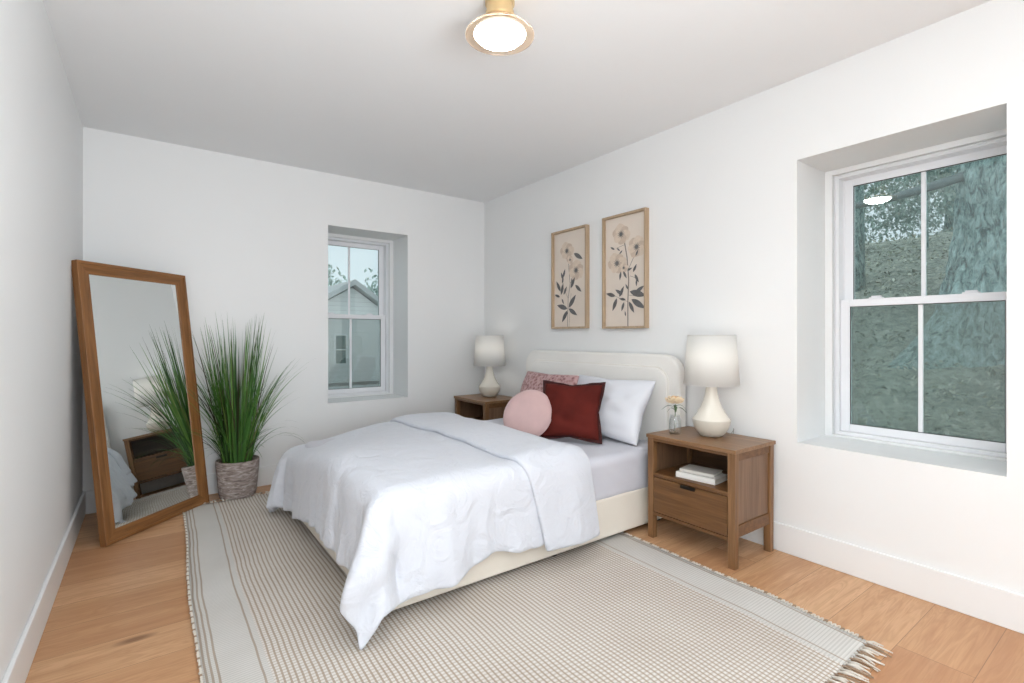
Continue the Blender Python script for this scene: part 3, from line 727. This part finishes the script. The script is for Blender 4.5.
# ---------------------------------------------------------------- pictures
def flat_poly(b, pts, x, mi):
    vs = [b.verts.new((x, p[0], p[1])) for p in pts]
    f = b.faces.new(vs); f.material_index = mi
def make_print(y0, y1, z0, z1, art, label):
    """on the right wall, facing -X. image right = smaller Y"""
    r = empty('framed_botanical_print', (XR, (y0+y1)/2, z0), 0, label, 'picture', 'botanical prints above the bed')
    W, Hh = y1-y0, z1-z0; t = 0.016; dp = 0.040; x1 = -0.0005; x0 = -dp
    b = B(); box(b, x0, x1, -W/2, -W/2+t, 0, Hh); box(b, x0, x1, W/2-t, W/2, 0, Hh); box(b, x0, x1, -W/2+t, W/2-t, 0, t); box(b, x0, x1, -W/2+t, W/2-t, Hh-t, Hh)
    bev(link('picture_frame', b, M['frame_wood'], r), 0.0015, 1)
    b = B(); xp = -0.014; box(b, xp, -0.002, -W/2+t, W/2-t, t, Hh-t, 0)
    iw, ih = W-2*t, Hh-2*t
    def P(u, v): return (W/2-t-u*iw, t+v*ih)
    cnt = [0]
    def X(): cnt[0] += 1; return xp-0.0004-0.00002*cnt[0]
    def leaf(u, v, ln, ang, wd=0.31, mi=1):
        c, s_ = math.cos(math.radians(ang)), math.sin(math.radians(ang)); py, pz = P(u, v); ln *= ih; pts = []
        for k in range(9):
            q = k/8; pts.append((q*ln, wd*ln*0.5*math.sin(PI*q**0.85)))
        for k in range(7, 0, -1):
            q = k/8; pts.append((q*ln, -wd*ln*0.5*math.sin(PI*q**0.85)))
        flat_poly(b, [(py-(a*c-d*s_), pz+(a*s_+d*c)) for a, d in pts], X(), mi)
    def stem(pts, wd, mi=2):
        pp_ = [P(*p) for p in pts]; x = X()
        for (a, c) in zip(pp_, pp_[1:]):
            dy, dz = c[0]-a[0], c[1]-a[1]; L = math.hypot(dy, dz) or 1; ny, nz = -dz/L*wd/2, dy/L*wd/2
            flat_poly(b, [(a[0]+ny, a[1]+nz), (c[0]+ny, c[1]+nz), (c[0]-ny, c[1]-nz), (a[0]-ny, a[1]-nz)], x, mi)
    def bloom(u, v, rad, rot=0):
        py, pz = P(u, v); rad *= ih
        for k in range(6):
            a = math.radians(rot+60*k); cy, cz = py+math.cos(a)*rad*0.52, pz+math.sin(a)*rad*0.45; rr = rad*(0.50+0.08*math.sin(k*2.3))
            flat_poly(b, [(cy+rr*(1+0.08*math.sin(5*q))*math.cos(q), cz+rr*0.9*(1+0.08*math.cos(4*q+k))*math.sin(q)) for q in [2*PI*i/14 for i in range(14)]], X(), 3 if k % 2 else 4)
        for k in range(12):
            a = math.radians(30*k+rot); flat_poly(b, [(py+rad*0.08*math.cos(a+1.5), pz+rad*0.08*math.sin(a+1.5)), (py+rad*0.42*math.cos(a), pz+rad*0.42*math.sin(a)), (py+rad*0.08*math.cos(a-1.5), pz+rad*0.08*math.sin(a-1.5))], X(), 2)
        flat_poly(b, [(py+rad*0.17*math.cos(q), pz+rad*0.17*math.sin(q)) for q in [2*PI*i/10 for i in range(10)]], X(), 1)
    art(leaf, stem, bloom)
    o = link('print', b, [M['paper'], M['ink'], M['stem_ink'], M['petal_ink'], M['petal_dark']], r)
    return r
def art1(leaf, stem, bloom):
    stem([(0.42, 0.0), (0.44, 0.3), (0.50, 0.45), (0.46, 0.62), (0.45, 0.78)], 0.006); stem([(0.50, 0.45), (0.68, 0.55)], 0.004); stem([(0.47, 0.0), (0.50, 0.2), (0.53, 0.35)], 0.003); stem([(0.44, 0.3), (0.28, 0.42)], 0.003)
    bloom(0.40, 0.80, 0.105, 10); bloom(0.68, 0.58, 0.115, 40); bloom(0.50, 0.70, 0.05, 0)
    for a in ((0.62, 0.76, 0.15, -30), (0.28, 0.50, 0.09, 110), (0.28, 0.52, 0.10, 70), (0.26, 0.46, 0.08, 80), (0.20, 0.38, 0.13, 120), (0.22, 0.34, 0.13, 75), (0.18, 0.32, 0.09, 160), (0.30, 0.34, 0.10, 60), (0.24, 0.30, 0.07, -60), (0.52, 0.40, 0.13, 60), (0.66, 0.43, 0.12, -40),
              (0.46, 0.20, 0.17, 50), (0.46, 0.19, 0.15, -30), (0.42, 0.19, 0.17, 165), (0.42, 0.17, 0.15, -125), (0.58, 0.42, 0.09, 100), (0.44, 0.15, 0.1, -150)): leaf(*a)
def art2(leaf, stem, bloom):
    stem([(0.57, 0.0), (0.57, 0.22), (0.59, 0.42), (0.55, 0.62), (0.47, 0.80)], 0.010); stem([(0.57, 0.5), (0.72, 0.62), (0.78, 0.70)], 0.005); stem([(0.55, 0.6), (0.36, 0.58)], 0.004); stem([(0.5, 0.74), (0.28, 0.72)], 0.003); stem([(0.57, 0.22), (0.25, 0.28)], 0.003); stem([(0.57, 0.28), (0.85, 0.26)], 0.003); stem([(0.62, 0.45), (0.80, 0.42)], 0.003)
    bloom(0.40, 0.84, 0.105, 20); bloom(0.78, 0.70, 0.105, 50); bloom(0.30, 0.58, 0.11, 0); bloom(0.47, 0.53, 0.05, 0)
    for a in ((0.26, 0.28, 0.12, 165), (0.30, 0.26, 0.13, -115), (0.36, 0.27, 0.11, 60), (0.44, 0.29, 0.10, 150), (0.62, 0.31, 0.19, -15), (0.66, 0.24, 0.18, -30), (0.60, 0.22, 0.12, -60), (0.48, 0.22, 0.09, -110), (0.52, 0.24, 0.08, 170), (0.70, 0.48, 0.08, 60), (0.74, 0.46, 0.09, -60), (0.78, 0.41, 0.06, -90),
              (0.24, 0.71, 0.06, 150), (0.30, 0.72, 0.05, -40), (0.40, 0.50, 0.08, -100), (0.46, 0.50, 0.08, -60), (0.52, 0.09, 0.05, 100), (0.74, 0.29, 0.12, 30), (0.58, 0.33, 0.06, 120), (0.76, 0.62, 0.06, 60), (0.36, 0.66, 0.05, 40), (0.56, 0.50, 0.06, 20)): leaf(*a)
make_print(2.760, 3.175, 1.224, 2.030, art1, 'framed botanical print with two pale blooms, farther from the big window')
make_print(2.190, 2.595, 1.218, 2.042, art2, 'framed botanical print with three pale blooms, nearer the big window')

# ---------------------------------------------------------------- leaning mirror
A_ = Vector((-0.190, 3.520, 0)); Bm = Vector((0.341, 4.050, 0)); ex = (Bm-A_).normalized(); en = Vector((ex.y, -ex.x, 0)); Wm = (Bm-A_).length
lean = math.asin(0.121); ez = Vector((0, 0, 1))*math.cos(lean)-en*math.sin(lean); ey = -(en*math.cos(lean)+Vector((0, 0, 1))*math.sin(lean))   # ey points away from the viewer
Hm = 1.597
mr = empty('leaning_mirror', A_, 0, 'tall wooden framed mirror leaning across the left corner on the floor', 'mirror')
MM = Matrix((ex, ey, ez)).transposed().to_4x4(); mr.matrix_world = Matrix.Translation(A_+Vector((0, 0, 0.0045))) @ MM
fw = 0.072; tk = 0.042
def mitred(b, pts_out, pts_in, y_of):
    """profile swept round the rectangle: list of (inset, depth y)"""
    prof = y_of; C_ = [(0, 0), (Wm, 0), (Wm, Hm), (0, Hm)]; sg = [(1, 1), (-1, 1), (-1, -1), (1, -1)]; R = []
    for (x, z), (sx, sz) in zip(C_, sg): R.append([b.verts.new((x+sx*i_, y_, z+sz*i_)) for i_, y_ in prof])
    n = len(prof)
    return R, n
prof = [(0, tk), (0, 0.002), (0.002, 0), (0.016, 0), (0.018, 0.006), (fw-0.004, 0.012), (fw, 0.014), (fw, tk)]
for nm, (i0, i1), mm in (('frame_rail', (0, 1), 'mirror_wood_x'), ('frame_stile', (1, 2), 'mirror_wood'), ('frame_rail', (2, 3), 'mirror_wood_x'), ('frame_stile', (3, 0), 'mirror_wood')):
    b = B(); R, n = mitred(b, None, None, prof); keep = set(R[i0]+R[i1])
    for k in range(n): b.faces.new((R[i0][k], R[i1][k], R[i1][(k+1) % n], R[i0][(k+1) % n]))
    b.faces.new(R[i0][::-1]); b.faces.new(R[i1])
    bmesh.ops.delete(b, geom=[v for v in b.verts if v not in keep], context='VERTS'); bmesh.ops.recalc_face_normals(b, faces=b.faces)
    link(nm, b, M[mm], mr)
b = B(); box(b, fw-0.004, Wm-fw+0.004, 0.018, 0.022, fw-0.004, Hm-fw+0.004); link('mirror_glass', b, M['mirror'], mr)
b = B(); box(b, fw-0.004, Wm-fw+0.004, 0.026, 0.034, fw-0.004, Hm-fw+0.004); link('backing_board', b, M['ns_dark'], mr)

# ---------------------------------------------------------------- potted grass
px_, py_ = 0.520, 4.100
pl = empty('potted_grass', (px_, py_, 0), 0, 'tall green ornamental grass in a grey woven pot beside the mirror', 'plant')
b = B(); lathe(b, [(0.0, 0.0), (0.100, 0.0), (0.116, 0.008), (0.124, 0.04), (0.131, 0.12), (0.138, 0.20), (0.141, 0.262), (0.139, 0.268), (0.131, 0.268), (0.130, 0.235), (0, 0.235)], 56, cap=False)
link('pot', b, M['pot'], pl, smooth=True)
b = B(); lathe(b, [(0.0, 0.236), (0.129, 0.236), (0.12, 0.246), (0, 0.25)], 32, cap=False); link('soil', b, M['ns_dark'], pl, smooth=True)
b = B(); uvl = b.loops.layers.uv.new('UVMap'); random.seed(21)
def blade(a, r0, L, bend, wd, hue):
    d = Vector((math.cos(a), math.sin(a), 0)); n = 14; tw = random.uniform(-0.5, 0.5)
    p = Vector((d.x*r0, d.y*r0, 0.24)); ang = random.uniform(0.02, 0.10)+bend*0.22; pr = None; curl = random.uniform(-0.3, 0.3)
    for j in range(n+1):
        s_ = j/n; sd0 = Vector((-d.y, d.x, 0)); sd = (sd0*math.cos(tw+s_*1.2)+d*math.sin(tw+s_*1.2)*0.8)
        wv = wd*(0.7+0.6*s_)*(1-s_**2.2)+0.0003
        q = (b.verts.new(p-sd*wv), b.verts.new(p+sd*wv))
        if pr:
            f = b.faces.new((pr[0], pr[1], q[1], q[0])); f.smooth = True
            for lp in f.loops: lp[uvl].uv = (hue, s_)
        pr = q
        st = L/n; ang += bend/n*(0.5+1.4*s_)
        dd = d.copy(); dd.rotate(Matrix.Rotation(curl*s_, 3, 'Z'))
        p = p+(dd*math.sin(ang)+Vector((0, 0, 1))*math.cos(ang))*st
        p.z = max(p.z, 0.20)
        # stay off the back wall and behind nothing
        lim = YB-0.03-py_
        if p.y > lim: p.y = lim-random.uniform(0, 0.012)
for k in range(350):
    a = random.uniform(0, 2*PI); t = random.random()
    r0 = 0.10*math.sqrt(random.random())
    if t < 0.42: L = random.uniform(0.62, 1.10); bend = random.uniform(0.0, 0.26)*random.random()**0.4
    elif t < 0.84: L = random.uniform(0.45, 0.86); bend = random.uniform(0.15, 0.75)
    else: L = random.uniform(0.30, 0.55); bend = random.uniform(0.8, 1.8)
    hue = min(1, max(0, random.gauss(0.50, 0.30)))
    if random.random() < 0.04: hue = 1.0
    blade(a, r0, L, bend, random.uniform(0.0028, 0.0062), hue)
for k in range(16): blade(random.uniform(0, 2*PI), 0.03, random.uniform(0.98, 1.12), random.uniform(0.02, 0.12), 0.0055, random.choice((0.2, 0.5, 0.6, 1.0)))
for a, L, bend in ((-2.6, 0.75, 1.25), (-2.9, 0.62, 1.5), (-2.2, 0.6, 1.1), (-0.3, 0.72, 1.0), (0.05, 0.95, 0.75), (-2.75, 0.9, 0.7)): blade(a, 0.06, L, bend, 0.004, 0.55)
fo = link('foliage', b, M['blades'], pl)

# ---------------------------------------------------------------- ceiling light
lx, ly = 1.155, 1.664
cl = empty('ceiling_light', (lx, ly, H), 0, 'flush brass ceiling light with an amber glass dish and lit globe', 'lamp')
cl.scale = (1, 1, 1.09)
b = B(); lathe(b, [(0.0, -0.001), (0.060, -0.001), (0.060, -0.012), (0.054, -0.018), (0.054, -0.038), (0.058, -0.044), (0.058, -0.062), (0.050, -0.070), (0.0, -0.070)], 40, cap=False)
link('canopy', b, M['brass'], cl, smooth=True).modifiers.new('es', 'EDGE_SPLIT').split_angle = 0.6
b = B(); lathe(b, [(0.052, -0.068), (0.075, -0.080), (0.105, -0.100), (0.128, -0.118), (0.140, -0.128), (0.1405, -0.131), (0.138, -0.131), (0.104, -0.106), (0.072, -0.083), (0.050, -0.072)], 56, cap=False)
link('glass_dish', b, M['amber'], cl, smooth=True)
b = B(); lathe(b, [(0.0, -0.158), (0.035, -0.156), (0.065, -0.150), (0.088, -0.141), (0.101, -0.130), (0.104, -0.124), (0.0, -0.123)], 48, cap=False)
link('globe', b, M['globe'], cl, smooth=True)
b = B(); lathe(b, [(0.1055, -0.126), (0.1065, -0.120), (0.098, -0.112), (0.070, -0.098), (0.046, -0.086), (0.0, -0.084)], 48, cap=False)
solid(link('globe_light_shield', b, M['ceramic'], cl, smooth=True), 0.0015, 1)  # opaque cover added to keep the globe's light off the ceiling

# ---------------------------------------------------------------- outdoors, right: hillside, big tree
def hill_z(x, y): return -0.35+0.43*max(0, min(x, 11.0)-3.4)+0.15*noi(x*0.5, y*0.5, 3)+0.06*noi(x*2, y*2, 8)
b = B(); n1, n2_ = 70, 80; g = [[b.verts.new((3.32+(18-3.32)*(i/n1)**1.4, -5+13*j/n2_, hill_z(3.32+(18-3.32)*(i/n1)**1.4, -5+13*j/n2_))) for i in range(n1+1)] for j in range(n2_+1)]
for j in range(n2_):
    for i in range(n1): b.faces.new((g[j][i], g[j][i+1], g[j+1][i+1], g[j+1][i])).smooth = True
hl = link('hillside', b, M['litter']); tag(hl, 'leaf covered hillside rising outside the big window', 'ground', None, 'structure')
b = B(); random.seed(5)
for k in range(16000):
    x = 3.5+10*random.random()**1.6; y = random.uniform(-1.5, 6); z = hill_z(x, y)+0.01+random.random()*0.05; s_ = random.uniform(0.015, 0.045); M3 = Matrix.Rotation(random.uniform(0, 6.28), 3, 'Z') @ Matrix.Rotation(random.uniform(-1.3, 0.6), 3, 'X') @ Matrix.Rotation(random.uniform(-0.6, 0.6), 3, 'Y')
    vs_ = [b.verts.new(Vector((x, y, z))+M3 @ Vector(q)) for q in ((0, -s_, 0), (s_*0.5, 0, 0.006), (0, s_, 0), (-s_*0.5, 0, 0.006))]
    b.faces.new(vs_).material_index = random.randrange(3)
M['ll2'] = m_plain('fallen_leaf_pale', srgb(218, 222, 206), 0.9, 0.2, 3); M['ll3'] = m_plain('fallen_leaf_dark', srgb(120, 128, 112), 0.9, 0.2, 3)
lf = link('fallen_leaves', b, [M['litter_leaf'], M['ll2'], M['ll3']]); tag(lf, 'fallen leaves strewn over the hillside outside the big window', 'leaves', None, 'stuff')
# trunk
tr = empty('large_tree', (7.2, 0.86, hill_z(7.2, 0.86)), 0, 'large pale barked tree trunk outside the right pane of the big window', 'tree')
b = B(); seg = 96; rings = []
for j in range(80):
    z = -0.8+8.0*j/79; base = 0.62+0.55*math.exp(-max(0, z+0.5)*1.5)
    row = []
    for i in range(seg):
        a = 2*PI*i/seg; fl_ = math.exp(-max(0, z+0.5)*1.3)
        rr = base*(1+0.22*fl_*math.cos(5*a+1))+0.05*(1-abs(2*noi(math.cos(a)*7, math.sin(a)*7, z*1.6)))+0.03*(1-abs(2*noi(math.cos(a)*15, math.sin(a)*15, z*3.2)))-0.04
        row.append(b.verts.new((rr*math.cos(a), rr*math.sin(a), z)))
    rings.append(row)
for u_, v_ in zip(rings, rings[1:]):
    for i in range(seg): b.faces.new((u_[i], u_[(i+1) % seg], v_[(i+1) % seg], v_[i])).smooth = True
link('trunk', b, M['bark'], tr)
def limb(b, p, d, L, r, depth):
    n = 6; pts = [Vector(p)]; rr = [r]; d = Vector(d).normalized()
    for k in range(n):
        d = (d+Vector((random.uniform(-.22, .22), random.uniform(-.22, .22), random.uniform(-.14, .2)))).normalized(); pts.append(pts[-1]+d*L/n); rr.append(r*(1-(k+1)/n*0.6))
    tube(b, pts, rr, 6)
    if depth > 0:
        for k in range(3 if depth > 1 else 4):
            q = random.randint(2, n); dd = (d+Vector((random.uniform(-1, 1), random.uniform(-1, 1), random.uniform(-.5, .8)))).normalized(); limb(b, pts[q], dd, L*0.6, rr[q]*0.6, depth-1)
random.seed(11)
for p, d, L in (((-0.38, 0.30, 1.58), (-0.1, 1, -0.42), 2.6), ((0, 0.5, 2.6), (-0.2, 1, 0.1), 2.6), ((0, 0.4, 4.2), (0, 1, 0.3), 3), ((0, -0.4, 3), (0, -1, 0.3), 2.5)):
    b = B(); limb(b, p, d, L, 0.050, 3); link('branch', b, M['twig'], tr)
def small_tree(x, y, hgt, r, seed, label, base=None):
    random.seed(seed); z0 = hill_z(x, y)-0.1 if base is None else base
    t = empty('slender_tree', (x, y, z0), 0, label, 'tree')
    b = B(); tube(b, [(0, 0, 0), (0.05, 0.03, hgt*0.4), (-0.06, 0.1, hgt)], [r, r*0.85, r*0.4], 10); link('trunk', b, M['bark'], t)
    b = B()
    for k in range(6): limb(b, (0, 0.02, hgt*(0.25+0.12*k)), (random.uniform(-1, 1), random.uniform(-1, 1), 0.4), 1.7, r*0.4, 2)
    link('branch', b, M['twig'], t)
    return t
small_tree(8.6, 3.02, 7, 0.16, 31, 'slender tree at the left edge of the big window view')
small_tree(10.2, 2.55, 6, 0.045, 32, 'thin bare tree higher on the hillside outside the big window')
# ---------------------------------------------------------------- outdoors, back: neighbour house
b = B(); box(b, -12, 3.25, YB+0.6, 40, -3.1, -3.0); o = link('lawn', b, M['grass_lawn']); tag(o, 'lawn below the back window', 'ground', None, 'structure')
b = B(); box(b, 3.25, 30, 8.1, 40, -3.1, -3.0); o = link('lawn', b, M['grass_lawn']); tag(o, 'lawn around the neighbouring house', 'ground', None, 'structure')
hs = empty('neighbour_house', (4.3, 13.0, -3.0), 0, 'pale clapboard house with a gable seen through the back window', 'house')
b = B(); w0, w1, ez_, ap, axx = -2.6, 3.0, 4.60, 5.45, 0.0
vsA = [b.verts.new((x, 0, z)) for x, z in ((w0, 0), (w1, 0), (w1, ez_-1.2), (axx, ap), (w0, ez_-0.7))]; vsB = [b.verts.new((v.co.x, 6, v.co.z)) for v in vsA]
b.faces.new(vsA); b.faces.new(vsB[::-1])
for i in range(5): b.faces.new((vsA[(i+1) % 5], vsA[i], vsB[i], vsB[(i+1) % 5]))
link('house_wall', b, M['siding'], hs)
b = B()
for (xa, za), (xb, zb) in (((w0-0.25, ez_-0.80), (axx, ap+0.05)), ((axx, ap+0.05), (w1+0.25, ez_-1.32))):
    vs_ = [b.verts.new((xa, -0.25, za)), b.verts.new((xb, -0.25, zb)), b.verts.new((xb, 6.2, zb)), b.verts.new((xa, 6.2, za))]; vt = [b.verts.new(v.co+Vector((0, 0, 0.14))) for v in vs_]
    b.faces.new(vs_[::-1]); b.faces.new(vt)
    for i in range(4): b.faces.new((vs_[i], vs_[(i+1) % 4], vt[(i+1) % 4], vt[i]))
link('roof', b, M['roof'], hs)
for wx in (-0.30, 0.95, 2.2, -1.5):
    b = B(); ring(b, wx-0.17, wx+0.17, 3.42, 4.22, 0.04, 0.04, 0.04, 0.04, -0.04, 0.01); box(b, wx-0.13, wx+0.13, -0.03, -0.01, 3.80, 3.83)
    wn_ = link('house_window', b, M['trim'], hs)
    b = B(); box(b, wx-0.13, wx+0.13, -0.012, -0.004, 3.46, 4.18); link('pane', b, M['housewin'], wn_)
dk = empty('deck_railing', (4.0, 11.5, -3.0), 0, 'dark deck railing low in the back window view', 'railing')
b = B(); box(b, -2.5, 4, 0, 0.09, 3.02, 3.09); box(b, -2.5, 4, 0.02, 0.07, 2.66, 2.71); box(b, -2.5, 4, 0, 0.9, 2.3, 2.45); link('rail', b, M['deckrail'], dk)
for k in range(5):
    b = B(); box(b, -2.45+1.55*k, -2.36+1.55*k, 0, 0.09, 0, 3.1); link('post', b, M['deckrail'], dk)
def crown_tree(x, y, h, r, seed, label, base=-3.0, cnt_=2600, leaf_=0.13):
    random.seed(seed); t = empty('leafy_tree', (x, y, base), 0, label, 'tree')
    b = B(); tube(b, [(0, 0, 0), (0.1, 0, h*0.5), (0, 0.1, h*0.9)], [0.2, 0.15, 0.06], 8); link('trunk', b, M['bark'], t)
    b = B()
    for k in range(cnt_):
        v = Vector((random.gauss(0, 1), random.gauss(0, 1), random.gauss(0, 1))).normalized()*(random.random()**0.4)*r; v.z *= 1.25; v *= 1+0.35*noi(v.x*1.5, v.y*1.5, v.z*1.5+seed)
        c = Vector((0, 0, h*0.72))+v; s_ = leaf_; M3 = Matrix.Rotation(random.uniform(0, 6.28), 3, 'Z') @ Matrix.Rotation(random.uniform(0, 3), 3, 'X')
        b.faces.new([b.verts.new(c+M3 @ Vector(q)) for q in ((0, -s_, 0), (s_*0.6, 0, 0.01), (0, s_, 0), (-s_*0.6, 0, 0.01))])
    link('foliage', b, M['far_leaf'], t)
crown_tree(5.6, 23, 7.2, 2.0, 41, 'leafy tree behind the neighbouring house, left of its gable')
crown_tree(9.8, 24, 7.0, 2.0, 42, 'leafy tree behind the neighbouring house, right of its gable')

for (x, y, r_, h_, sd_, lb) in ((14.6, 5.2, 1.7, 2.7, 51, 'leafy tree beyond the hilltop at the left of the big window'), (15.2, 3.3, 1.5, 2.9, 52, 'leafy tree beyond the hilltop in the middle of the big window')):
    crown_tree(x, y, h_, r_, sd_, lb, hill_z(x, y)-0.05, 6500, 0.055)
